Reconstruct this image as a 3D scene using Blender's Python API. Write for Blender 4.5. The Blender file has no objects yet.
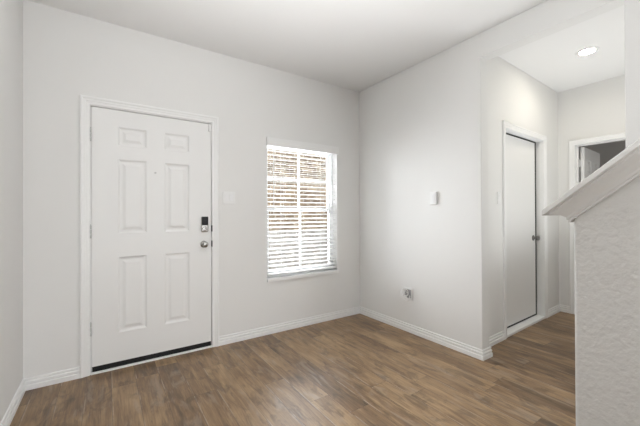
import bpy, bmesh, math, random
from mathutils import Vector, Matrix

# ---------------------------------------------------------------- camera, world, light, exposure
SC = bpy.context.scene
COL = SC.collection
CAM_Z = 1.22
cam = bpy.data.cameras.new('camera')
cam.sensor_width = 36.0
cam.lens = 319.0 / 640.0 * 36.0
cam.clip_start = 0.05
cam_o = bpy.data.objects.new('camera', cam)
cam_o.location = (0, 0, CAM_Z)
cam_o.rotation_euler = (Matrix.Rotation(math.radians(-33.9), 3, 'Z') @ Matrix.Rotation(math.radians(90) + 0.0046, 3, 'X') @ Matrix.Rotation(-0.0040, 3, 'Z')).to_euler()
COL.objects.link(cam_o)
SC.camera = cam_o

SC.view_settings.view_transform = 'Standard'
SC.view_settings.look = 'None'
SC.view_settings.gamma = 1.0
SC.view_settings.use_curve_mapping = False
SC.view_settings.exposure = 0.05

world = bpy.data.worlds.new('sky')
SC.world = world
world.use_nodes = True
bg = world.node_tree.nodes['Background']
bg.inputs['Color'].default_value = (0.86, 0.93, 1.0, 1)
bg.inputs['Strength'].default_value = 1.2

sun = bpy.data.lights.new('sun', 'SUN')
sun.energy = 2.4
sun.angle = math.radians(3)
sun.color = (1.0, 0.95, 0.86)
sun_o = bpy.data.objects.new('sun', sun)
sun_o.rotation_euler = (math.radians(50), 0, math.radians(25))   # shines towards +Y, onto the far brick wall
COL.objects.link(sun_o)


def area(name, loc, rot, sx, sy, power, color):
    l = bpy.data.lights.new(name, 'AREA')
    l.shape = 'RECTANGLE'
    l.size, l.size_y = sx, sy
    l.energy = power
    l.color = color
    o = bpy.data.objects.new(name, l)
    o.location = loc
    o.rotation_euler = rot
    COL.objects.link(o)
    return o


# daylight entering through the living-room windows behind the camera
area('daylight_rear', (1.4, -4.95, 1.35), (math.radians(90), 0, 0), 1.75, 2.1, 74, (0.97, 0.98, 1.0))
# daylight entering through the window beside the front door
area('daylight_front', (1.815, 3.32, 1.30), (math.radians(-78), 0, 0), 0.86, 1.36, 64, (0.93, 0.96, 1.0))
# added unseen panel washing the ceiling, like a photographer's bounced flash
area('bounce_fill', (0.60, 0.3, 0.95), (math.radians(180), 0, 0), 0.9, 2.4, 36, (0.97, 0.985, 1.0))
bpy.data.lights['bounce_fill'].spread = math.radians(115)
# added unseen uplight that brightens the hall ceiling
area('hall_fill', (3.7, 0.85, 0.3), (math.radians(177), 0, 0), 1.5, 0.6, 9.5, (0.95, 0.98, 1.0))
bpy.data.lights['hall_fill'].spread = math.radians(112)
# added unseen fill over the stairs, brightening the left wall
area('stair_fill', (2.50, -0.15, 2.25), (0, math.radians(72), 0), 0.7, 1.0, 8, (0.97, 0.985, 1.0))
# added unseen fill for the room beyond the hall and its open door
area('back_room_fill', (6.3, -0.45, 1.5), (math.radians(90), 0, 0), 1.0, 1.2, 6, (1.0, 0.98, 0.95))
CEIL_LAMP = 5.0     # emission of the room's recessed lamps
HALL_LAMP = 155.0

# ---------------------------------------------------------------- materials
def new_mat(name):
    m = bpy.data.materials.new(name)
    m.use_nodes = True
    return m, m.node_tree.nodes, m.node_tree.links, m.node_tree.nodes['Principled BSDF']


def paint(name, rgb, rough=0.6, bump=0.0, scale=120.0, spec=0.3, tone=0.0, blobs=False, dist=0.002):
    m, n, l, p = new_mat(name)
    p.inputs['Base Color'].default_value = (*rgb, 1)
    p.inputs['Roughness'].default_value = rough
    p.inputs['Specular IOR Level'].default_value = spec
    tc = n.new('ShaderNodeTexCoord')
    if tone:
        ns = n.new('ShaderNodeTexNoise'); ns.inputs['Scale'].default_value = 2.3
        ns.inputs['Detail'].default_value = 3
        l.new(tc.outputs['Object'], ns.inputs['Vector'])
        mx = n.new('ShaderNodeMix'); mx.data_type = 'RGBA'
        mx.inputs['A'].default_value = (*[c * (1 - tone) for c in rgb], 1)
        mx.inputs['B'].default_value = (*[min(1, c * (1 + tone)) for c in rgb], 1)
        l.new(ns.outputs['Fac'], mx.inputs['Factor'])
        l.new(mx.outputs['Result'], p.inputs['Base Color'])
    if bump:
        ns = n.new('ShaderNodeTexNoise')
        ns.inputs['Scale'].default_value = scale
        ns.inputs['Detail'].default_value = 2.5
        l.new(tc.outputs['Object'], ns.inputs['Vector'])
        b = n.new('ShaderNodeBump')
        b.inputs['Strength'].default_value = bump
        b.inputs['Distance'].default_value = dist
        if blobs:
            r = n.new('ShaderNodeValToRGB')
            r.color_ramp.elements[0].position = 0.45
            r.color_ramp.elements[1].position = 0.62
            r.color_ramp.interpolation = 'EASE'
            l.new(ns.outputs['Fac'], r.inputs['Fac'])
            l.new(r.outputs['Color'], b.inputs['Height'])
        else:
            l.new(ns.outputs['Fac'], b.inputs['Height'])
        l.new(b.outputs['Normal'], p.inputs['Normal'])
    return m


def metal(name, rgb, rough=0.3):
    m, n, l, p = new_mat(name)
    p.inputs['Base Color'].default_value = (*rgb, 1)
    p.inputs['Metallic'].default_value = 1.0
    tc = n.new('ShaderNodeTexCoord')
    ns = n.new('ShaderNodeTexNoise'); ns.inputs['Scale'].default_value = 60
    l.new(tc.outputs['Object'], ns.inputs['Vector'])
    mr = n.new('ShaderNodeMapRange')
    mr.inputs['To Min'].default_value = rough * 0.8
    mr.inputs['To Max'].default_value = rough * 1.2
    l.new(ns.outputs['Fac'], mr.inputs['Value'])
    l.new(mr.outputs['Result'], p.inputs['Roughness'])
    return m


def emitter(name, rgb, strength):
    m, n, l, p = new_mat(name)
    n.remove(p)
    e = n.new('ShaderNodeEmission')
    e.inputs['Color'].default_value = (*rgb, 1)
    e.inputs['Strength'].default_value = strength
    l.new(e.outputs['Emission'], n['Material Output'].inputs['Surface'])
    return m


def glass_mat():
    m, n, l, p = new_mat('window_glass')
    n.remove(p)
    t = n.new('ShaderNodeBsdfTransparent')
    t.inputs['Color'].default_value = (0.97, 0.975, 0.975, 1)
    g = n.new('ShaderNodeBsdfGlossy'); g.inputs['Roughness'].default_value = 0.02
    f = n.new('ShaderNodeFresnel'); f.inputs['IOR'].default_value = 1.45
    mx = n.new('ShaderNodeMixShader')
    l.new(f.outputs['Fac'], mx.inputs['Fac'])
    l.new(t.outputs['BSDF'], mx.inputs[1])
    l.new(g.outputs['BSDF'], mx.inputs[2])
    l.new(mx.outputs['Shader'], n['Material Output'].inputs['Surface'])
    return m


def brick_mat(name, c1, c2, mortar, scale=1.0):
    m, n, l, p = new_mat(name)
    p.inputs['Roughness'].default_value = 0.9
    tc = n.new('ShaderNodeTexCoord')
    sx = n.new('ShaderNodeSeparateXYZ'); cx = n.new('ShaderNodeCombineXYZ')
    l.new(tc.outputs['Object'], sx.inputs['Vector'])
    l.new(sx.outputs['X'], cx.inputs['X']); l.new(sx.outputs['Z'], cx.inputs['Y'])
    b = n.new('ShaderNodeTexBrick')
    b.inputs['Color1'].default_value = (*c1, 1)
    b.inputs['Color2'].default_value = (*c2, 1)
    b.inputs['Mortar'].default_value = (*mortar, 1)
    b.inputs['Scale'].default_value = scale
    b.inputs['Brick Width'].default_value = 0.21
    b.inputs['Row Height'].default_value = 0.077
    b.inputs['Mortar Size'].default_value = 0.007
    b.inputs['Bias'].default_value = 0.1
    l.new(cx.outputs['Vector'], b.inputs['Vector'])
    ns = n.new('ShaderNodeTexNoise'); ns.inputs['Scale'].default_value = 9
    ns.inputs['Detail'].default_value = 5
    l.new(cx.outputs['Vector'], ns.inputs['Vector'])
    mr = n.new('ShaderNodeMapRange')
    mr.inputs['From Min'].default_value = 0.3; mr.inputs['From Max'].default_value = 0.7
    mr.inputs['To Min'].default_value = 0.65; mr.inputs['To Max'].default_value = 1.2
    l.new(ns.outputs['Fac'], mr.inputs['Value'])
    vm = n.new('ShaderNodeVectorMath'); vm.operation = 'SCALE'
    l.new(b.outputs['Color'], vm.inputs[0]); l.new(mr.outputs['Result'], vm.inputs['Scale'])
    l.new(vm.outputs['Vector'], p.inputs['Base Color'])
    bp = n.new('ShaderNodeBump'); bp.inputs['Strength'].default_value = 0.6
    bp.inputs['Distance'].default_value = 0.01; bp.invert = True
    l.new(b.outputs['Fac'], bp.inputs['Height']); l.new(bp.outputs['Normal'], p.inputs['Normal'])
    return m


def floor_mat():
    """wood-look planks 0.15 m wide running along Y, staggered at random"""
    m, n, l, p = new_mat('wood_planks')
    W, L = 0.152, 1.22
    tc = n.new('ShaderNodeTexCoord')
    sp = n.new('ShaderNodeSeparateXYZ'); l.new(tc.outputs['Object'], sp.inputs['Vector'])

    def math_(op, a, b=None, c=None):
        k = n.new('ShaderNodeMath'); k.operation = op
        for i, v in enumerate((a, b, c)):
            if v is None: continue
            if isinstance(v, (int, float)): k.inputs[i].default_value = v
            else: l.new(v, k.inputs[i])
        return k.outputs[0]

    xs = math_('DIVIDE', math_('ADD', sp.outputs['X'], 20.03), W)
    col = math_('FLOOR', xs); fx = math_('FRACT', xs)
    wn = n.new('ShaderNodeTexWhiteNoise'); wn.noise_dimensions = '1D'
    l.new(col, wn.inputs['W'])
    ys = math_('ADD', math_('DIVIDE', math_('ADD', sp.outputs['Y'], 20.0), L), math_('MULTIPLY', wn.outputs['Value'], 7.31))
    row = math_('FLOOR', ys); fy = math_('FRACT', ys)
    cid = n.new('ShaderNodeCombineXYZ'); l.new(col, cid.inputs['X']); l.new(row, cid.inputs['Y'])
    rnd = n.new('ShaderNodeTexWhiteNoise'); rnd.noise_dimensions = '2D'
    l.new(cid.outputs['Vector'], rnd.inputs['Vector'])
    # grain coordinates: stretched along Y, offset per plank
    def grain(sx, sy, scale, detail, rough, dist):
        cv = n.new('ShaderNodeCombineXYZ')
        l.new(math_('MULTIPLY', sp.outputs['X'], sx), cv.inputs['X'])
        l.new(math_('MULTIPLY', sp.outputs['Y'], sy), cv.inputs['Y'])
        l.new(math_('MULTIPLY', rnd.outputs['Value'], 37.0), cv.inputs['Z'])
        ns = n.new('ShaderNodeTexNoise')
        ns.inputs['Scale'].default_value = scale; ns.inputs['Detail'].default_value = detail
        ns.inputs['Roughness'].default_value = rough; ns.inputs['Distortion'].default_value = dist
        l.new(cv.outputs['Vector'], ns.inputs['Vector'])
        return ns.outputs['Fac']
    g1 = grain(9, 1.1, 2.2, 6, 0.6, 0.9)      # broad figure
    g2 = grain(60, 3.0, 2.0, 4, 0.6, 0.3)     # fine grain
    g3 = grain(3.0, 1.3, 1.6, 3, 0.5, 0.6)    # cloudy patches
    v = math_('ADD', math_('MULTIPLY', g1, 0.46), math_('MULTIPLY', g2, 0.28))
    v = math_('ADD', v, math_('MULTIPLY', g3, 0.30))
    v = math_('ADD', v, math_('MULTIPLY', math_('SUBTRACT', rnd.outputs['Value'], 0.5), 0.17))
    r = n.new('ShaderNodeValToRGB')
    e = r.color_ramp.elements
    e[0].position = 0.33; e[0].color = (0.073, 0.040, 0.018, 1)
    e[1].position = 0.68; e[1].color = (0.412, 0.270, 0.139, 1)
    k = e.new(0.43); k.color = (0.147, 0.084, 0.038, 1)
    k = e.new(0.53); k.color = (0.240, 0.144, 0.068, 1)
    l.new(v, r.inputs['Fac'])
    # rustic figure: dark knotty blotches and fine dark ticks
    def ramp(x, lo, hi, a_, b_):
        q = n.new('ShaderNodeMapRange'); q.interpolation_type = 'SMOOTHSTEP'
        q.inputs['From Min'].default_value = lo; q.inputs['From Max'].default_value = hi
        q.inputs['To Min'].default_value = a_; q.inputs['To Max'].default_value = b_
        l.new(x, q.inputs['Value']); return q.outputs['Result']
    blot = ramp(grain(5.5, 2.2, 1.7, 5, 0.62, 1.2), 0.50, 0.66, 1.0, 0.66)
    tick = ramp(grain(46, 5.0, 1.5, 3, 0.7, 0.8), 0.60, 0.72, 1.0, 0.70)
    pale = ramp(grain(6.0, 1.4, 1.9, 4, 0.6, 0.9), 0.54, 0.70, 0.0, 0.45)
    mp = n.new('ShaderNodeMix'); mp.data_type = 'RGBA'
    l.new(pale, mp.inputs['Factor']); l.new(r.outputs['Color'], mp.inputs['A'])
    mp.inputs['B'].default_value = (0.36, 0.285, 0.215, 1)
    vm = n.new('ShaderNodeVectorMath'); vm.operation = 'SCALE'
    l.new(mp.outputs['Result'], vm.inputs[0]); l.new(math_('MULTIPLY', blot, tick), vm.inputs['Scale'])
    # seams: a dark joint with a pale worn bevel beside it
    dx = math_('MINIMUM', fx, math_('SUBTRACT', 1.0, fx))
    dy = math_('MINIMUM', fy, math_('SUBTRACT', 1.0, fy))
    sx_ = math_('LESS_THAN', math_('MULTIPLY', dx, W), 0.0013)
    sy_ = math_('LESS_THAN', math_('MULTIPLY', dy, L), 0.0013)
    seam = math_('MAXIMUM', sx_, sy_)
    edge = math_('MULTIPLY', math_('LESS_THAN', math_('MULTIPLY', fx, W), 0.008), ramp(grain(2.0, 2.4, 1.5, 3, 0.6, 0.3), 0.48, 0.60, 0.0, 0.6))
    me = n.new('ShaderNodeMix'); me.data_type = 'RGBA'
    l.new(edge, me.inputs['Factor']); l.new(vm.outputs['Vector'], me.inputs['A']); me.inputs['B'].default_value = (0.42, 0.33, 0.25, 1)
    mx = n.new('ShaderNodeMix'); mx.data_type = 'RGBA'
    l.new(math_('MULTIPLY', seam, 0.6), mx.inputs['Factor'])
    l.new(me.outputs['Result'], mx.inputs['A']); mx.inputs['B'].default_value = (0.05, 0.034, 0.022, 1)
    l.new(mx.outputs['Result'], p.inputs['Base Color'])
    p.inputs['Specular IOR Level'].default_value = 0.75
    mr = n.new('ShaderNodeMapRange')
    mr.inputs['To Min'].default_value = 0.30; mr.inputs['To Max'].default_value = 0.50
    l.new(g2, mr.inputs['Value']); l.new(mr.outputs['Result'], p.inputs['Roughness'])
    bp = n.new('ShaderNodeBump'); bp.inputs['Strength'].default_value = 0.35; bp.inputs['Distance'].default_value = 0.001
    l.new(math_('SUBTRACT', g2, seam), bp.inputs['Height']); l.new(bp.outputs['Normal'], p.inputs['Normal'])
    return m


M = {
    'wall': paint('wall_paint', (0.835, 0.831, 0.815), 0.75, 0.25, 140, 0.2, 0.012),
    'texwall': paint('shaded_texture_paint', (0.60, 0.592, 0.572), 0.7, 0.9, 48, 0.25, 0.01, dist=0.005),  # wall paint darkened in colour for the weaker light on the half wall
    'ceil': paint('ceiling_paint', (0.88, 0.876, 0.868), 0.85, 0.25, 130, 0.15, 0.01),
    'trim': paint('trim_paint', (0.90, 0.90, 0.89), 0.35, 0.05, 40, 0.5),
    'cap': paint('shaded_cap_paint', (0.64, 0.632, 0.615), 0.4, 0.05, 40, 0.4),  # white trim darkened in colour for the weaker light at the stairs
    'door': paint('door_paint', (0.86, 0.858, 0.845), 0.38, 0.06, 60, 0.5),
    'plastic': paint('white_plastic', (0.86, 0.86, 0.85), 0.35, 0.0, 1, 0.5, 0.005),
    'greyplastic': paint('grey_plastic', (0.36, 0.36, 0.36), 0.5, 0.0, 1, 0.5, 0.01),
    'vinyl': paint('white_vinyl', (0.88, 0.88, 0.88), 0.3, 0.0, 1, 0.5, 0.005),
    'slat': paint('blind_slat_white', (0.88, 0.88, 0.87), 0.4, 0.04, 30, 0.4),
    'black': paint('black_rubber', (0.012, 0.012, 0.012), 0.6, 0.1, 60, 0.3),
    'gloss_black': paint('gloss_black_plastic', (0.01, 0.01, 0.011), 0.12, 0.0, 1, 0.5, 0.02),
    'nickel': metal('satin_nickel', (0.45, 0.44, 0.42), 0.25),
    'white_metal': paint('painted_hinge', (0.62, 0.62, 0.61), 0.3, 0.0, 1, 0.6, 0.01),
    'knob_metal': metal('dark_nickel', (0.22, 0.215, 0.205), 0.3),
    'dark_metal': metal('dark_metal', (0.12, 0.12, 0.12), 0.4),
    'floor': floor_mat(),
    'glass': glass_mat(),
    'brick': brick_mat('tan_brick', (0.45, 0.34, 0.23), (0.22, 0.155, 0.10), (0.72, 0.67, 0.58)),
    'palebrick': brick_mat('pale_brick', (0.80, 0.76, 0.72), (0.62, 0.55, 0.50), (0.88, 0.87, 0.85)),
    'concrete': paint('porch_concrete', (0.6, 0.59, 0.56), 0.9, 0.3, 50, 0.2, 0.05),
    'carpet': paint('stair_carpet', (0.42, 0.39, 0.35), 0.95, 0.6, 400, 0.1, 0.05),
    'hall_lamp': emitter('hall_lamp_glow', (1.0, 0.92, 0.78), HALL_LAMP),
    'ceil_lamp': emitter('room_lamp_glow', (1.0, 0.96, 0.90), CEIL_LAMP),
}

# ---------------------------------------------------------------- mesh helpers
def box(bm, x0, x1, y0, y1, z0, z1):
    vs = [bm.verts.new((x, y, z)) for x in (x0, x1) for y in (y0, y1) for z in (z0, z1)]
    for f in ((0, 1, 3, 2), (4, 6, 7, 5), (0, 4, 5, 1), (2, 3, 7, 6), (0, 2, 6, 4), (1, 5, 7, 3)):
        bm.faces.new([vs[i] for i in f])
    return vs


def obj(name, bm, mat, parent=None, loc=(0, 0, 0), smooth=False, bevel=0.0, segs=2, kind=None):
    bmesh.ops.recalc_face_normals(bm, faces=bm.faces)
    me = bpy.data.meshes.new(name)
    bm.to_mesh(me); bm.free()
    me.materials.append(M[mat])
    o = bpy.data.objects.new(name, me)
    COL.objects.link(o)
    o.location = loc
    if parent is not None:
        o.parent = parent
    if smooth:
        for p in me.polygons: p.use_smooth = True
    if bevel:
        b = o.modifiers.new('bevel', 'BEVEL')
        b.width = bevel; b.segments = segs; b.limit_method = 'ANGLE'; b.angle_limit = math.radians(40)
    if kind: o['kind'] = kind
    return o


def struct(name, bm, mat, label, **k):
    o = obj(name, bm, mat, kind='structure', **k)
    o['label'] = label
    return o


def thing(name, label, cat, loc, group=None):
    o = bpy.data.objects.new(name, None)
    o.empty_display_size = 0.1
    COL.objects.link(o); o.location = loc
    o['label'] = label; o['category'] = cat
    if group: o['group'] = group
    return o


def lathe(bm, prof, axis='Y', centre=(0, 0, 0), n=24):
    """prof: (radius, along) pairs, revolved about an axis through centre"""
    c = Vector(centre); rings = []
    for r, a in prof:
        ring = []
        for i in range(n):
            t = 2 * math.pi * i / n
            u, v = r * math.cos(t), r * math.sin(t)
            if axis == 'Y': q = (u, a, v)
            elif axis == 'X': q = (a, u, v)
            else: q = (u, v, a)
            ring.append(bm.verts.new(c + Vector(q)))
        rings.append(ring)
    for k in range(len(rings) - 1):
        for i in range(n):
            j = (i + 1) % n
            bm.faces.new((rings[k][i], rings[k][j], rings[k + 1][j], rings[k + 1][i]))
    if prof[0][0] > 1e-6: bm.faces.new(rings[0])
    if prof[-1][0] > 1e-6: bm.faces.new(list(reversed(rings[-1])))


def offset_path(path, off):
    """points of an open 2D polyline shifted by off to its right, mitred"""
    n = len(path); out = []
    nr = []
    for i in range(n - 1):
        dx, dy = path[i + 1][0] - path[i][0], path[i + 1][1] - path[i][1]
        d = math.hypot(dx, dy); nr.append((dy / d, -dx / d))
    for i in range(n):
        if i == 0: a = b = nr[0]
        elif i == n - 1: a = b = nr[-1]
        else: a, b = nr[i - 1], nr[i]
        k = 1 + a[0] * b[0] + a[1] * b[1]
        m = ((a[0] + b[0]) / k, (a[1] + b[1]) / k)
        out.append((path[i][0] + m[0] * off, path[i][1] + m[1] * off))
    return out


def sweep(bm, path, prof, fn, closed_prof=True):
    """prof: (offset, height) ; fn(u, v, h) -> 3D"""
    lines = [[bm.verts.new(fn(u, v, h)) for (u, v) in offset_path(path, o)] for o, h in prof]
    m = len(prof)
    for k in range(m if closed_prof else m - 1):
        a, b = lines[k], lines[(k + 1) % m]
        for i in range(len(path) - 1):
            bm.faces.new((a[i], a[i + 1], b[i + 1], b[i]))
    if closed_prof:
        bm.faces.new([ln[0] for ln in lines])
        bm.faces.new([ln[-1] for ln in reversed(lines)])


def tube(bm, pts, r, n=8):
    pts = [Vector(p) for p in pts]; rings = []
    up = Vector((0, 0, 1))
    for i, p in enumerate(pts):
        d = (pts[min(i + 1, len(pts) - 1)] - pts[max(i - 1, 0)]).normalized()
        a = d.cross(up)
        if a.length < 0.05: a = d.cross(Vector((1, 0, 0)))
        a.normalize(); b = d.cross(a)
        rings.append([bm.verts.new(p + (a * math.cos(2 * math.pi * k / n) + b * math.sin(2 * math.pi * k / n)) * r) for k in range(n)])
    for k in range(len(rings) - 1):
        for i in range(n):
            j = (i + 1) % n
            bm.faces.new((rings[k][i], rings[k][j], rings[k + 1][j], rings[k + 1][i]))
    bm.faces.new(rings[0]); bm.faces.new(list(reversed(rings[-1])))


# ---------------------------------------------------------------- dimensions (metres)
H = 2.74
XL, XR, YF = -0.480, 2.613, 3.01
TH = 0.115
YB = -5.0
OP0, OP1, OPZ = 0.570, 1.463, 2.537            # opening to the hall
YH = 1.57                                      # hall wall with the flat door
XE = 4.72                                      # end wall of the hall
DX0, DX1, DTOP = -0.105, 0.820, 2.074          # front door rough opening
WX0, WX1, WZ0, WZ1 = 1.372, 2.265, 0.562, 1.990  # window opening
GX0, GX1, GTOP = 3.272, 4.243, 2.072           # hall door opening
EY0, EY1, ETOP = 0.735, 1.484, 2.052             # end doorway opening

# ---------------------------------------------------------------- structure
bm = bmesh.new(); box(bm, XL - 0.15, 7.4, YB - 0.15, YF + 0.15, -0.12, 0.0)
struct('floor', bm, 'floor', 'brown wood-look plank floor running towards the front door')
bm = bmesh.new(); box(bm, XL - 0.15, 7.4, YB - 0.15, YF + 0.15, H, H + 0.12)
struct('ceiling', bm, 'ceil', 'smooth white ceiling over entry and hall')
bm = bmesh.new(); box(bm, XL - 0.15, XL, YB, YF + 0.15, 0, H)
struct('wall_left', bm, 'wall', 'plain pale grey wall at the left edge')

bm = bmesh.new()                                # front wall with door and window openings
y0, y1 = YF, YF + 0.15
box(bm, XL, DX0, y0, y1, 0, H)
box(bm, DX0, DX1, y0, y1, DTOP, H)
box(bm, DX1, WX0, y0, y1, 0, H)
box(bm, WX0, WX1, y0, y1, 0, WZ0)
box(bm, WX0, WX1, y0, y1, WZ1, H)
box(bm, WX1, 7.4, y0, y1, 0, H)
struct('wall_front', bm, 'wall', 'pale grey wall holding the front door and the window')

bm = bmesh.new()                                # right wall with the hall opening, one outline
ol = [(YB, 0), (OP0, 0), (OP0, OPZ), (OP1, OPZ), (OP1, 0), (YF, 0), (YF, H), (YB, H)]
fa = [bm.verts.new((XR, y, z)) for y, z in ol]; fb = [bm.verts.new((XR + TH, y, z)) for y, z in ol]
bm.faces.new(fa); bm.faces.new(list(reversed(fb)))
for i in range(8):
    j = (i + 1) % 8; bm.faces.new((fa[i], fa[j], fb[j], fb[i]))
struct('wall_right', bm, 'wall', 'pale grey right wall with the wide opening to the hall', bevel=0.005)

# the hall runs very slightly off square: everything on its long wall turns about this corner
PIV = Vector((XR + TH, YH, 0))
HROT = Matrix.Translation(PIV) @ Matrix.Rotation(math.radians(2.4), 4, 'Z') @ Matrix.Translation(-PIV)
def turn(o):
    o.matrix_world = HROT @ Matrix.Translation(o.location) @ o.rotation_euler.to_matrix().to_4x4()
    return o
def hp(x, y, z=0): return tuple(HROT @ Vector((x, y, z)))

bm = bmesh.new()                                # hall wall with the flat door
box(bm, XR + TH, GX0, YH, YH + TH, 0, H)
box(bm, GX0, GX1, YH, YH + TH, GTOP, H)
box(bm, GX1, XE + 0.03, YH, YH + TH, 0, H)
turn(struct('wall_hall', bm, 'wall', 'hall wall holding the flat white door'))

bm = bmesh.new()                                # end wall of the hall
box(bm, XE, XE + TH, EY1, YF, 0, H)
box(bm, XE, XE + TH, EY0, EY1, ETOP, H)
box(bm, XE, XE + TH, -0.6, EY0, 0, H)
struct('wall_hall_end', bm, 'wall', 'end wall of the hall around the open doorway')
bm = bmesh.new(); box(bm, XR + TH, XE, 0.28, 0.38, 0, H)
struct('wall_hall_near', bm, 'wall', 'near side wall of the hall')
bm = bmesh.new()                                # the dim room beyond the open door
box(bm, 7.25, 7.4, -0.6, YF, 0, H)
box(bm, XE + TH, 7.25, -0.75, -0.6, 0, H)
struct('wall_back_room', bm, 'wall', 'grey walls of the dim room beyond the hall')
bm = bmesh.new()                                # wall behind the camera with the living-room window opening
box(bm, XL, XR, YB - 0.15, YB, 0, 0.25)
box(bm, XL, XR, YB - 0.15, YB, 2.45, H)
box(bm, XL, -0.38, YB - 0.15, YB, 0.25, 2.45)
box(bm, 2.3, XR, YB - 0.15, YB, 0.25, 2.45)
struct('wall_rear', bm, 'wall', 'rear wall behind the camera')

# stair half wall, its sloped cap and the wall closing the stair
KC, KT, KE, KB = 1.60, 0.115, 0.51, -1.25
SL, S0 = 0.815, 1.301
def S(y): return S0 + (KE - y) * SL
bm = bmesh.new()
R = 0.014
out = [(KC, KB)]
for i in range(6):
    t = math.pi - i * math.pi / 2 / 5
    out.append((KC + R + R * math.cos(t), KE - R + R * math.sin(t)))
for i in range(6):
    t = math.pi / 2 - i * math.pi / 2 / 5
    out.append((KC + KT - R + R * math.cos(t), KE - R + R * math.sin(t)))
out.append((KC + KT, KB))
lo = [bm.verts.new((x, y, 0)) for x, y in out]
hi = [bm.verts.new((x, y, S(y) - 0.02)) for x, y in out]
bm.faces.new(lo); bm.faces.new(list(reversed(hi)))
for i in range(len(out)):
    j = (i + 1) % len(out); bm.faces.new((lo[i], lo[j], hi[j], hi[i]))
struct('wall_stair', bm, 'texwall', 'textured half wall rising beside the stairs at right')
bm = bmesh.new(); box(bm, KC, XR, KB - 0.36, KB - 0.26, 0, H)
struct('wall_stair_back', bm, 'wall', 'wall closing the stairs')

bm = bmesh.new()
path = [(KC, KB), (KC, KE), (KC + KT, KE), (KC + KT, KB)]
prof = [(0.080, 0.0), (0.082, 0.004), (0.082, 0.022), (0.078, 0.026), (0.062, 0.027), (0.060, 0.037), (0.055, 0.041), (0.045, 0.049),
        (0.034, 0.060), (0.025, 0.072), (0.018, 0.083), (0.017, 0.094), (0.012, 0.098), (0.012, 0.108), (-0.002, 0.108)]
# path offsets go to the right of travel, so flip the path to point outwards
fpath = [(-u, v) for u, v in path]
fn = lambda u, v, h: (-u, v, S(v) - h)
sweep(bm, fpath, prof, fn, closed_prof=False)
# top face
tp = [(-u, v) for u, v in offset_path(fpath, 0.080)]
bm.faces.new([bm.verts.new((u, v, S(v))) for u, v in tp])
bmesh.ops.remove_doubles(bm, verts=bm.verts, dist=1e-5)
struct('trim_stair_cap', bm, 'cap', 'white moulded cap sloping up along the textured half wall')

# baseboards
BP = [(0, 0), (0.017, 0), (0.017, 0.031), (0.0155, 0.034), (0.0095, 0.036), (0.0095, 0.040), (0.0130, 0.042), (0.0135, 0.045), (0.0135, 0.057), (0.0120, 0.060), (0.0060, 0.062), (0.0060, 0.066), (0.0090, 0.068), (0.0090, 0.078), (0.0065, 0.082), (0, 0.083)]
fnb = lambda u, v, h: (u, v, h)
def baseboard(name, path, label):
    bm = bmesh.new(); sweep(bm, path, BP, fnb); struct(name, bm, 'trim', label)
CW = 0.057
baseboard('baseboard_left', [(XL, YB), (XL, YF), (DX0 - CW + 0.003, YF)], 'white baseboard along the left wall up to the front door')
baseboard('baseboard_front', [(DX1 + CW - 0.003, YF), (XR, YF), (XR, OP1), (XR + TH, OP1), (XR + TH, YH), hp(GX0 - CW + 0.003, YH)[:2]],
          'white baseboard under the window and round the right wall')
baseboard('baseboard_hall', [hp(GX1 + CW - 0.003, YH)[:2], (XE, YH + (XE - XR - TH) * math.tan(math.radians(2.4))), (XE, EY1 + CW - 0.003)], 'white baseboard in the far hall corner')
baseboard('baseboard_stair', [(XR, OP0 - 0.02), (XR, 0.46)], 'short white baseboard at the foot of the stairs')

# casings : profile as (distance outwards from the opening, height above the wall)
CP = [(-0.003, 0), (-0.003, 0.009), (0.001, 0.0115), (0.014, 0.0125), (0.017, 0.0118), (0.021, 0.0150), (0.036, 0.0165), (0.040, 0.020), (0.050, 0.020), (CW - 0.001, 0.017), (CW, 0)]
def casing(name, a0, a1, top, fn, label):
    # travelling up the low side, over and down keeps the outside on the left, so negate the offset
    bm = bmesh.new()
    sweep(bm, [(a1, 0), (a1, top), (a0, top), (a0, 0)], CP, fn)
    return struct(name, bm, 'trim', label)
casing('trim_front_door', DX0, DX1, DTOP, lambda u, v, h: (u, YF - h, v), 'white casing round the six-panel front door')
turn(casing('trim_hall_door', GX0, GX1, GTOP, lambda u, v, h: (u, YH - h, v), 'white casing round the flat hall door'))
casing('trim_end_door', EY0, EY1, ETOP, lambda u, v, h: (XE - h, u, v), 'white casing round the open doorway at the end')

# jamb linings
bm = bmesh.new()
box(bm, DX0, DX0 + 0.010, YF - 0.002, YF + 0.15, 0, DTOP)
box(bm, DX1 - 0.006, DX1, YF - 0.002, YF + 0.15, 0, DTOP)
box(bm, DX0 + 0.010, DX1 - 0.006, YF - 0.002, YF + 0.15, DTOP - 0.010, DTOP)
box(bm, DX0 + 0.010, DX0 + 0.028, YF + 0.062, YF + 0.10, 0.02, DTOP - 0.010)
box(bm, DX1 - 0.024, DX1 - 0.006, YF + 0.062, YF + 0.10, 0.02, DTOP - 0.010)
box(bm, DX0 + 0.028, DX1 - 0.024, YF + 0.062, YF + 0.10, DTOP - 0.03, DTOP - 0.010)
struct('trim_front_jamb', bm, 'trim', 'white jamb lining of the front door')
bm = bmesh.new(); box(bm, DX0 + 0.010, DX1 - 0.006, YF - 0.012, YF + 0.15, 0.0, 0.014)
struct('trim_front_threshold', bm, 'trim', 'thin white threshold under the front door', bevel=0.003)

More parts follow.
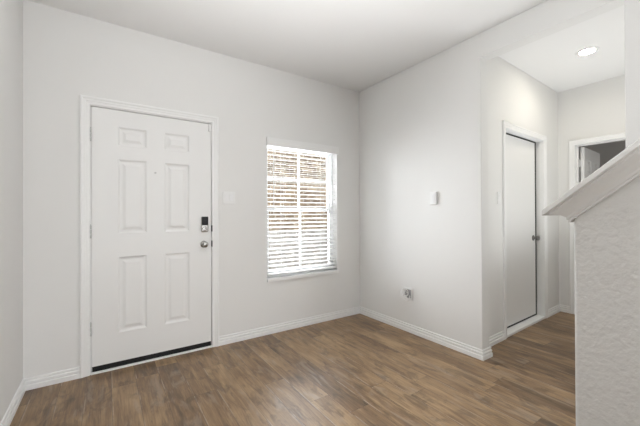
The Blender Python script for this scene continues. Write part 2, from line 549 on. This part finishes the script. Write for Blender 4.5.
bm = bmesh.new()
box(bm, GX0, GX0 + 0.008, YH - 0.002, YH + TH, 0, GTOP)
box(bm, GX1 - 0.004, GX1, YH - 0.002, YH + TH, 0, GTOP)
box(bm, GX0 + 0.008, GX1 - 0.004, YH - 0.002, YH + TH, GTOP - 0.004, GTOP)
turn(struct('trim_hall_jamb', bm, 'trim', 'deep white jamb lining of the flat hall door'))
bm = bmesh.new(); box(bm, GX0 + 0.008, GX1 - 0.004, YH - 0.010, YH + 0.085, 0.0, 0.026)
turn(struct('trim_hall_threshold', bm, 'trim', 'white threshold under the flat hall door', bevel=0.003))

bm = bmesh.new()
box(bm, XE - 0.002, XE + TH, EY1 - 0.006, EY1, 0, ETOP)
box(bm, XE - 0.002, XE + TH, EY0, EY0 + 0.006, 0, ETOP)
box(bm, XE - 0.002, XE + TH, EY0 + 0.006, EY1 - 0.006, ETOP - 0.006, ETOP)
box(bm, XE + 0.045, XE + 0.078, EY1 - 0.018, EY1 - 0.006, 0, ETOP - 0.006)
box(bm, XE + 0.045, XE + 0.078, EY0 + 0.006, EY1 - 0.018, ETOP - 0.018, ETOP - 0.006)
struct('trim_end_jamb', bm, 'trim', 'white jamb lining of the open doorway')

# ---------------------------------------------------------------- doors
def rect_ring(bm, r0, d0, r1, d1):
    """quad strip between two rectangles (x0,x1,z0,z1) at depths d (y)"""
    def c(r, d): return [bm.verts.new((x, d, z)) for x, z in ((r[0], r[2]), (r[1], r[2]), (r[1], r[3]), (r[0], r[3]))]
    a, b = c(r0, d0), c(r1, d1)
    for i in range(4):
        j = (i + 1) % 4; bm.faces.new((a[i], a[j], b[j], b[i]))


def panel_slab(w, h, th, panels_x, panels_z):
    """slab with its front at y=0 and raised panels pressed into both faces"""
    bm = bmesh.new()
    xs = sorted({0, w, *[v for p in panels_x for v in p]}); zs = sorted({0, h, *[v for p in panels_z for v in p]})
    for side in (0, 1):
        f = (lambda d: d) if side == 0 else (lambda d: th - d)
        for i in range(len(xs) - 1):
            for k in range(len(zs) - 1):
                r = (xs[i], xs[i + 1], zs[k], zs[k + 1])
                if (r[0], r[1]) in panels_x and (r[2], r[3]) in panels_z:
                    g = lambda m: (r[0] + m, r[1] - m, r[2] + m, r[3] - m)
                    steps = [(0, 0), (0.004, 0.002), (0.012, 0.0075), (0.020, 0.009), (0.030, 0.0085), (0.050, 0.002), (0.053, 0.0015)]
                    for a, b in zip(steps, steps[1:]):
                        rect_ring(bm, g(a[0]), f(a[1]), g(b[0]), f(b[1]))
                    q = g(steps[-1][0]); d = f(steps[-1][1])
                    bm.faces.new([bm.verts.new((x, d, z)) for x, z in ((q[0], q[2]), (q[1], q[2]), (q[1], q[3]), (q[0], q[3]))])
                else:
                    bm.faces.new([bm.verts.new((x, f(0), z)) for x, z in ((r[0], r[2]), (r[1], r[2]), (r[1], r[3]), (r[0], r[3]))])
    for (x0, z0, x1, z1) in ((0, 0, w, 0), (w, 0, w, h), (w, h, 0, h), (0, h, 0, 0)):
        bm.faces.new([bm.verts.new(v) for v in ((x0, 0, z0), (x1, 0, z1), (x1, th, z1), (x0, th, z0))])
    bmesh.ops.remove_doubles(bm, verts=bm.verts, dist=1e-5)
    return bm


def knob_bm(c, sgn=-1, dirv='Y'):
    bm = bmesh.new()
    prof = [(0.0, 0.0), (0.031, 0.0), (0.032, 0.004), (0.028, 0.009), (0.014, 0.012), (0.0115, 0.020), (0.0115, 0.030), (0.016, 0.034),
            (0.024, 0.039), (0.0275, 0.047), (0.0275, 0.054), (0.023, 0.062), (0.014, 0.066), (0.0, 0.067)]
    lathe(bm, [(r, sgn * a) for r, a in prof], dirv, c, 28)
    return bm


def hinge_bm(x, y, z0, z1):
    bm = bmesh.new()
    for k in range(3):                          # three knuckles
        a = z0 + (z1 - z0) * k / 3; b = z0 + (z1 - z0) * (k + 1) / 3 - 0.0015
        lathe(bm, [(0.0, a), (0.0058, a + 0.0005), (0.0062, a + 0.002), (0.0062, b - 0.002), (0.0, b)], 'Z', (x, y, 0), 12)
    lathe(bm, [(0.0, z1 - 0.002), (0.0045, z1 - 0.001), (0.0045, z1 + 0.004), (0.0, z1 + 0.006)], 'Z', (x, y, 0), 12)
    return bm

SX0, SX1, SZ0, SZ1 = -0.0905, 0.8100, 0.055, 2.059
SY = YF + 0.004
px = [(0.083 - SX0, 0.285 - SX0), (0.419 - SX0, 0.621 - SX0)]
pz = [(0.285 - SZ0, 0.888 - SZ0), (1.075 - SZ0, 1.668 - SZ0), (1.778 - SZ0, 1.927 - SZ0)]
bm = panel_slab(SX1 - SX0, SZ1 - SZ0, 0.044, px, pz)
d1 = obj('door_1', bm, 'door', loc=(SX0, SY, SZ0), kind='structure')
d1['label'] = 'white six-panel front door with keypad deadbolt and round knob'
def sub(o, name, bm, mat, label=None, **k):     # child given in world coordinates
    for v in bm.verts: v.co -= o.location
    c = obj(name, bm, mat, o, **k)
    if label: c['label'] = label
    return c
bm = bmesh.new(); box(bm, SX0 + 0.004, SX1 - 0.002, SY + 0.002, SY + 0.040, 0.0145, SZ0 + 0.002)
sub(d1, 'door_sweep', bm, 'black', 'black rubber sweep')
sub(d1, 'door_knob', knob_bm((0.744, SY, 0.953)), 'nickel', 'satin nickel knob', smooth=True)
lk = bmesh.new(); box(lk, 0.750 - 0.031, 0.750 + 0.031, SY - 0.024, SY, 1.064, 1.206)
lock = sub(d1, 'deadbolt', lk, 'nickel', 'nickel deadbolt housing', bevel=0.009, segs=3)
bm = bmesh.new(); box(bm, 0.750 - 0.0285, 0.750 + 0.0285, SY - 0.029, SY - 0.020, 1.126, 1.203)
obj('keypad_cover', bm, 'gloss_black', lock, bevel=0.006, segs=3)['label'] = 'glossy black cover'
for v in lock.children[0].data.vertices: v.co -= d1.location
bm = bmesh.new()
lathe(bm, [(0.0, 0), (0.019, 0), (0.019, -0.004), (0.015, -0.007), (0.0, -0.008)], 'Y', (0.750, SY - 0.024, 1.094), 24)
box(bm, 0.750 - 0.004, 0.750 + 0.004, SY - 0.044, SY - 0.030, 1.078, 1.110)
c = obj('thumb_turn', bm, 'nickel', lock, bevel=0.0015)
for v in c.data.vertices: v.co -= d1.location
for a, b in ((0.296, 0.398), (1.044, 1.146), (1.790, 1.892)):
    sub(d1, 'hinge', hinge_bm(SX0 - 0.004, SY - 0.006, a, b), 'white_metal', smooth=True)
bm = bmesh.new(); lathe(bm, [(0.0, 0), (0.008, 0), (0.008, -0.003), (0.005, -0.004), (0.004, -0.002), (0.0, -0.002)], 'Y', (0.350, SY, 1.578), 20)
sub(d1, 'peephole', bm, 'white_metal', smooth=True)
bm = bmesh.new(); box(bm, 0.786, 0.809, SY - 0.014, SY, 1.990, 2.053)
sub(d1, 'alarm_sensor', bm, 'plastic', 'small white sensor at the top corner', bevel=0.002)
# strike plates on the jamb
bm = bmesh.new()
for z in (0.955, 1.095): box(bm, DX1 - 0.0072, DX1 - 0.0010, YF - 0.012, YF + 0.030, z - 0.028, z + 0.028)
o = struct('trim_strike_plates', bm, 'dark_metal', 'dark metal strike plates in the front door jamb')

# flat hall door
FY = YH + 0.072
HX = 4.198
bm = bmesh.new(); box(bm, 0, HX - GX0 - 0.012, 0, 0.040, 0, 2.050 - 0.044)
d2 = obj('door_2', bm, 'door', loc=(GX0 + 0.012, FY, 0.044), kind='structure', bevel=0.002)
d2['label'] = 'flat white hall door set deep in its frame'
sub(d2, 'door_knob', knob_bm((HX - 0.064, FY, 0.938)), 'knob_metal', 'dark nickel knob', smooth=True)
turn(d2)
bm = bmesh.new()  # black strips standing in for the dark gap round the slab
box(bm, GX0 + 0.009, GX1 - 0.005, FY + 0.002, FY + 0.042, 0.027, 0.0435)
box(bm, HX + 0.0005, GX1 - 0.005, FY + 0.002, FY + 0.042, 0.0435, GTOP - 0.005)
box(bm, GX0 + 0.009, HX + 0.0005, FY + 0.002, FY + 0.042, 2.0505, GTOP - 0.005)
turn(struct('trim_hall_gap_strip', bm, 'black', 'black strip standing in for the dark gap round the flat hall door'))

# open six-panel door at the end of the hall, hinged on the left jamb
ang = math.radians(3.6)
w3 = 0.735
bm = panel_slab(w3, 2.0, 0.035, [(0.11, 0.315), (0.42, 0.625)], [(0.24, 0.82), (1.01, 1.60), (1.70, 1.86)])
d3 = obj('door_3', bm, 'door', loc=(XE + TH + 0.010, 1.427, 0.030), kind='structure')
d3.rotation_euler = (0, 0, ang)
d3['label'] = 'white panel door standing open into the dim room'
kb = knob_bm((w3 - 0.06, 0, 0.92)); obj('door_knob', kb, 'nickel', d3, smooth=True)['label'] = 'satin nickel knob'
for z in (0.28, 1.02, 1.76):
    bm = hinge_bm(-0.006, 0.042, z, z + 0.09)
    box(bm, -0.002, 0.0, 0.003, 0.033, z, z + 0.09)
    box(bm, -0.060, -0.006, 0.044, 0.046, z, z + 0.09)
    obj('hinge', bm, 'plastic', d3)

# ---------------------------------------------------------------- window
VY = YF + 0.095
bm = bmesh.new()
F = 0.045
def frame(bm, x0, x1, z0, z1, f, ya, yb):
    box(bm, x0, x0 + f, ya, yb, z0, z1); box(bm, x1 - f, x1, ya, yb, z0, z1)
    box(bm, x0 + f, x1 - f, ya, yb, z0, z0 + f); box(bm, x0 + f, x1 - f, ya, yb, z1 - f, z1)
frame(bm, WX0, WX1, WZ0, WZ1, 0.024, VY - 0.015, VY + 0.05)
w1 = struct('window_1', bm, 'vinyl', 'white double-hung window with grid behind the blind')
ZM = 1.275
for nm, z0, z1, ya in (('upper_sash', ZM - 0.02, WZ1 - 0.024, VY + 0.018), ('lower_sash', WZ0 + 0.024, ZM + 0.02, VY - 0.010)):
    x0, x1 = WX0 + 0.024, WX1 - 0.024
    bm = bmesh.new(); frame(bm, x0, x1, z0, z1, 0.032, ya, ya + 0.024)
    s = obj(nm, bm, 'vinyl', w1)
    bm = bmesh.new()
    xm = (x0 + x1) / 2; zm = (z0 + z1) / 2
    box(bm, xm - 0.010, xm + 0.010, ya + 0.003, ya + 0.021, z0 + 0.036, z1 - 0.036)
    box(bm, x0 + 0.036, x1 - 0.036, ya + 0.004, ya + 0.020, zm - 0.010, zm + 0.010)
    obj('grid', bm, 'vinyl', s)
    bm = bmesh.new(); box(bm, x0 + 0.034, x1 - 0.034, ya + 0.010, ya + 0.014, z0 + 0.034, z1 - 0.034)
    obj('glass', bm, 'glass', s)
bm = bmesh.new(); box(bm, WX0 - 0.006, WX1 + 0.006, YF - 0.020, YF + 0.0, 0.534, WZ0)
box(bm, WX0, WX1, YF, VY - 0.015, WZ0 - 0.0, WZ0 + 0.006)
obj('window_sill', bm, 'trim', w1)

# blind
bl = thing('window_blind', 'white horizontal slat blind lowered over the window, slats open', 'blind', ((WX0 + WX1) / 2, YF + 0.04, WZ0))
def bsub(name, bm, mat, **k):
    for v in bm.verts: v.co -= bl.location
    return obj(name, bm, mat, bl, **k)
bm = bmesh.new(); box(bm, WX0 - 0.010, WX1 + 0.012, YF - 0.030, YF - 0.022, 1.925, 2.011)
box(bm, WX0 - 0.010, WX0 - 0.003, YF - 0.022, YF - 0.001, 1.925, 2.011)
box(bm, WX1 + 0.005, WX1 + 0.012, YF - 0.022, YF - 0.001, 1.925, 2.011)
box(bm, WX0 - 0.003, WX1 + 0.005, YF - 0.022, YF - 0.001, 2.003, 2.011)
bsub('valance', bm, 'slat', bevel=0.002)
bm = bmesh.new(); box(bm, WX0 + 0.01, WX1 - 0.01, YF + 0.012, YF + 0.060, 1.935, 1.975)
bsub('headrail', bm, 'slat')
bm = bmesh.new()
tilt = math.radians(9.5)
z = 0.640; YS = YF + 0.036
while z < 1.925:
    hw, ht = 0.0245, 0.0012
    vs = []
    for x in (WX0 + 0.010, WX1 - 0.010):
        for k in range(5):                      # slightly crowned slat
            a = -hw + 2 * hw * k / 4
            cr = 0.0022 * (1 - (a / hw) ** 2)
            for sgn in (-1, 1):
                yy = a * math.cos(tilt); zz = a * math.sin(tilt) + cr + sgn * ht
                vs.append(bm.verts.new((x, YS + yy, z + zz)))
    A, B = vs[:10], vs[10:]
    loop = [0, 2, 4, 6, 8, 9, 7, 5, 3, 1]
    for i in range(10):
        j = (i + 1) % 10
        bm.faces.new((A[loop[i]], A[loop[j]], B[loop[j]], B[loop[i]]))
    bm.faces.new([A[i] for i in loop]); bm.faces.new([B[i] for i in reversed(loop)])
    z += 0.0445
bsub('slats', bm, 'slat')
bm = bmesh.new(); box(bm, WX0 + 0.010, WX1 - 0.010, YS - 0.026, YS + 0.026, 0.590, 0.606)
bsub('bottom_rail', bm, 'slat', bevel=0.003)
for cx_ in (WX0 + 0.19, WX1 - 0.19):
    bm = bmesh.new()
    for yy in (YS - 0.0275, YS + 0.0275): tube(bm, [(cx_, yy, 0.606), (cx_, yy, 1.935)], 0.0011, 6)
    bsub('ladder_cord', bm, 'slat')
bm = bmesh.new(); tube(bm, [(WX0 + 0.07, YF - 0.012, 1.915), (WX0 + 0.07, YF - 0.008, 1.22)], 0.004, 8)
bsub('tilt_wand', bm, 'slat')

# ---------------------------------------------------------------- outside
bm = bmesh.new(); box(bm, -3, 8, YF + 0.15, 12, -0.2, -0.08)
struct('ground_porch', bm, 'concrete', 'concrete ground outside the window')
bm = bmesh.new(); box(bm, 0.5, 7.0, 5.6, 5.8, -0.08, 5.0)
struct('wall_outside', bm, 'brick', 'sunlit tan brick wall seen through the window')
bm = bmesh.new(); box(bm, 0.5, 7.0, 5.15, 5.35, -0.08, 0.92)
struct('wall_outside_low', bm, 'palebrick', 'low pale brick wall outside the window')

# ---------------------------------------------------------------- lamps
def recessed(name, x, y, mat, label, group=None):
    t = thing(name, label, 'ceiling light', (x, y, H), group)
    bm = bmesh.new()
    lathe(bm, [(0.057, -0.0025), (0.060, -0.006), (0.076, -0.0055), (0.086, -0.001), (0.086, 0.0)], 'Z', (0, 0, 0), 48)
    bm.faces.ensure_lookup_table()
    obj('trim_ring', bm, 'plastic', t, smooth=True)
    bm = bmesh.new()
    lathe(bm, [(0.0, -0.0075), (0.035, -0.0070), (0.056, -0.0050), (0.058, -0.002)], 'Z', (0, 0, 0), 48)
    obj('lens', bm, mat, t)
    return t
recessed('recessed_light', 3.748, 1.077, 'hall_lamp', 'round recessed ceiling light glowing in the hall ceiling')

def room_lamp(x, y, label):
    return recessed('recessed_light', x, y, 'ceil_lamp', label)
room_lamp(0.85, -0.9, 'round recessed ceiling light just behind the camera')
room_lamp(0.55, -3.0, 'round recessed ceiling light deep in the living room')

# ---------------------------------------------------------------- switches and plates
def plate(name, label, cat, face, a, z, w, h, rockers, depth=0.009):
    """face: 'F' on a wall facing -Y at y, 'R' on a wall facing -X at x ; a = position along the wall"""
    kind, pos = face
    loc = (a, pos, z) if kind == 'F' else (pos, a, z)
    t = thing(name, label, cat, loc)
    if kind == 'R': t.rotation_euler = (0, 0, -math.pi / 2)
    bm = bmesh.new(); box(bm, -w / 2, w / 2, -depth, 0, -h / 2, h / 2)
    obj('wall_plate', bm, 'plastic', t, bevel=0.003, segs=3)
    for rx in rockers:
        bm = bmesh.new()                        # rocker: pressed in at the bottom
        v = [(-0.0165, -depth - 0.001, -0.033), (0.0165, -depth - 0.001, -0.033), (0.0165, -depth - 0.0055, 0.033), (-0.0165, -depth - 0.0055, 0.033)]
        f = [bm.verts.new((rx + a_, b_, c_)) for a_, b_, c_ in v]
        g = [bm.verts.new((rx + a_, -depth + 0.001, c_)) for a_, b_, c_ in v]
        bm.faces.new(f); bm.faces.new(list(reversed(g)))
        for i in range(4):
            j = (i + 1) % 4; bm.faces.new((f[i], f[j], g[j], g[i]))
        obj('rocker', bm, 'vinyl', t, bevel=0.001)
    return t
plate('light_switch', 'white double rocker light switch between front door and window', 'light switch', ('F', YF), 0.975, 1.381, 0.116, 0.116, (-0.023, 0.023))
hs = plate('light_switch', 'white light switch in the hall left of the flat door', 'light switch', ('F', YH), 3.134, 1.372, 0.07, 0.116, (0,))
hs.location = hp(3.134, YH, 1.372); hs.rotation_euler = (0, 0, math.radians(2.4))
# box-like control on the right wall
t = plate('wall_control', 'small white wall control at shoulder height on the blank right wall', 'wall control', ('R', XR), 1.925, 1.372, 0.072, 0.118, (0,), depth=0.019)

# outlet low on the right wall with cable stubs
t = thing('cable_outlet', 'white outlet low on the right wall with loose cable ends', 'outlet', (XR, 2.245, 0.395))
t.rotation_euler = (0, 0, -math.pi / 2)
bm = bmesh.new(); frame(bm, -0.058, 0.058, -0.060, 0.060, 0.016, -0.009, 0)
obj('wall_plate', bm, 'plastic', t, bevel=0.002)
bm = bmesh.new(); box(bm, -0.042, 0.042, -0.003, -0.0005, -0.044, 0.044)
obj('open_box', bm, 'greyplastic', t)['label'] = 'grey opening'
loops = [  # start in the opening, loop out and end in a plug
    [(-0.03, -0.002, 0.03), (-0.045, -0.03, 0.045), (-0.06, -0.05, 0.015), (-0.045, -0.055, -0.02), (-0.01, -0.05, -0.035), (0.02, -0.045, -0.045)],
    [(0.0, -0.002, 0.0), (-0.01, -0.035, 0.03), (0.015, -0.055, 0.055), (0.035, -0.05, 0.035), (0.03, -0.045, 0.0), (0.005, -0.05, -0.02)],
    [(0.02, -0.002, -0.02), (0.035, -0.03, -0.045), (0.01, -0.05, -0.06), (-0.025, -0.055, -0.04), (-0.05, -0.05, -0.01)],
]
for ctrl in loops:
    cv = [Vector(c) for c in ctrl]
    cv = [cv[0]] + cv + [cv[-1]]
    pts = []
    for i in range(1, len(cv) - 2):             # Catmull-Rom
        for k in range(7):
            q = k / 7
            p0, p1, p2, p3 = cv[i - 1:i + 3]
            pts.append(0.5 * ((2 * p1) + (p2 - p0) * q + (2 * p0 - 5 * p1 + 4 * p2 - p3) * q * q + (3 * p1 - p0 - 3 * p2 + p3) * q ** 3))
    bm = bmesh.new(); tube(bm, pts, 0.0050, 10)
    cb = obj('cable', bm, 'plastic', t, smooth=True)
    e = pts[-1]
    bm = bmesh.new(); box(bm, e.x - 0.008, e.x + 0.008, e.y - 0.007, e.y + 0.007, e.z - 0.014, e.z + 0.008)
    obj('plug', bm, 'plastic', cb, bevel=0.0015)

# ---------------------------------------------------------------- stairs behind the half wall
st = thing('staircase', 'carpeted stairs rising behind the textured half wall', 'stairs', ((KC + KT + XR) / 2, 0.45, 0))
for i in range(8):
    bm = bmesh.new()
    yy = 0.45 - i * 0.2375; zt = 0.194 * (i + 1)
    box(bm, KC + KT + 0.003, XR - 0.003, yy - 0.26, yy + 0.01, (zt - 0.194) if i else 0.0, zt)
    for v in bm.verts: v.co -= st.location
    obj('stair_step', bm, 'carpet', st, bevel=0.015, segs=3)
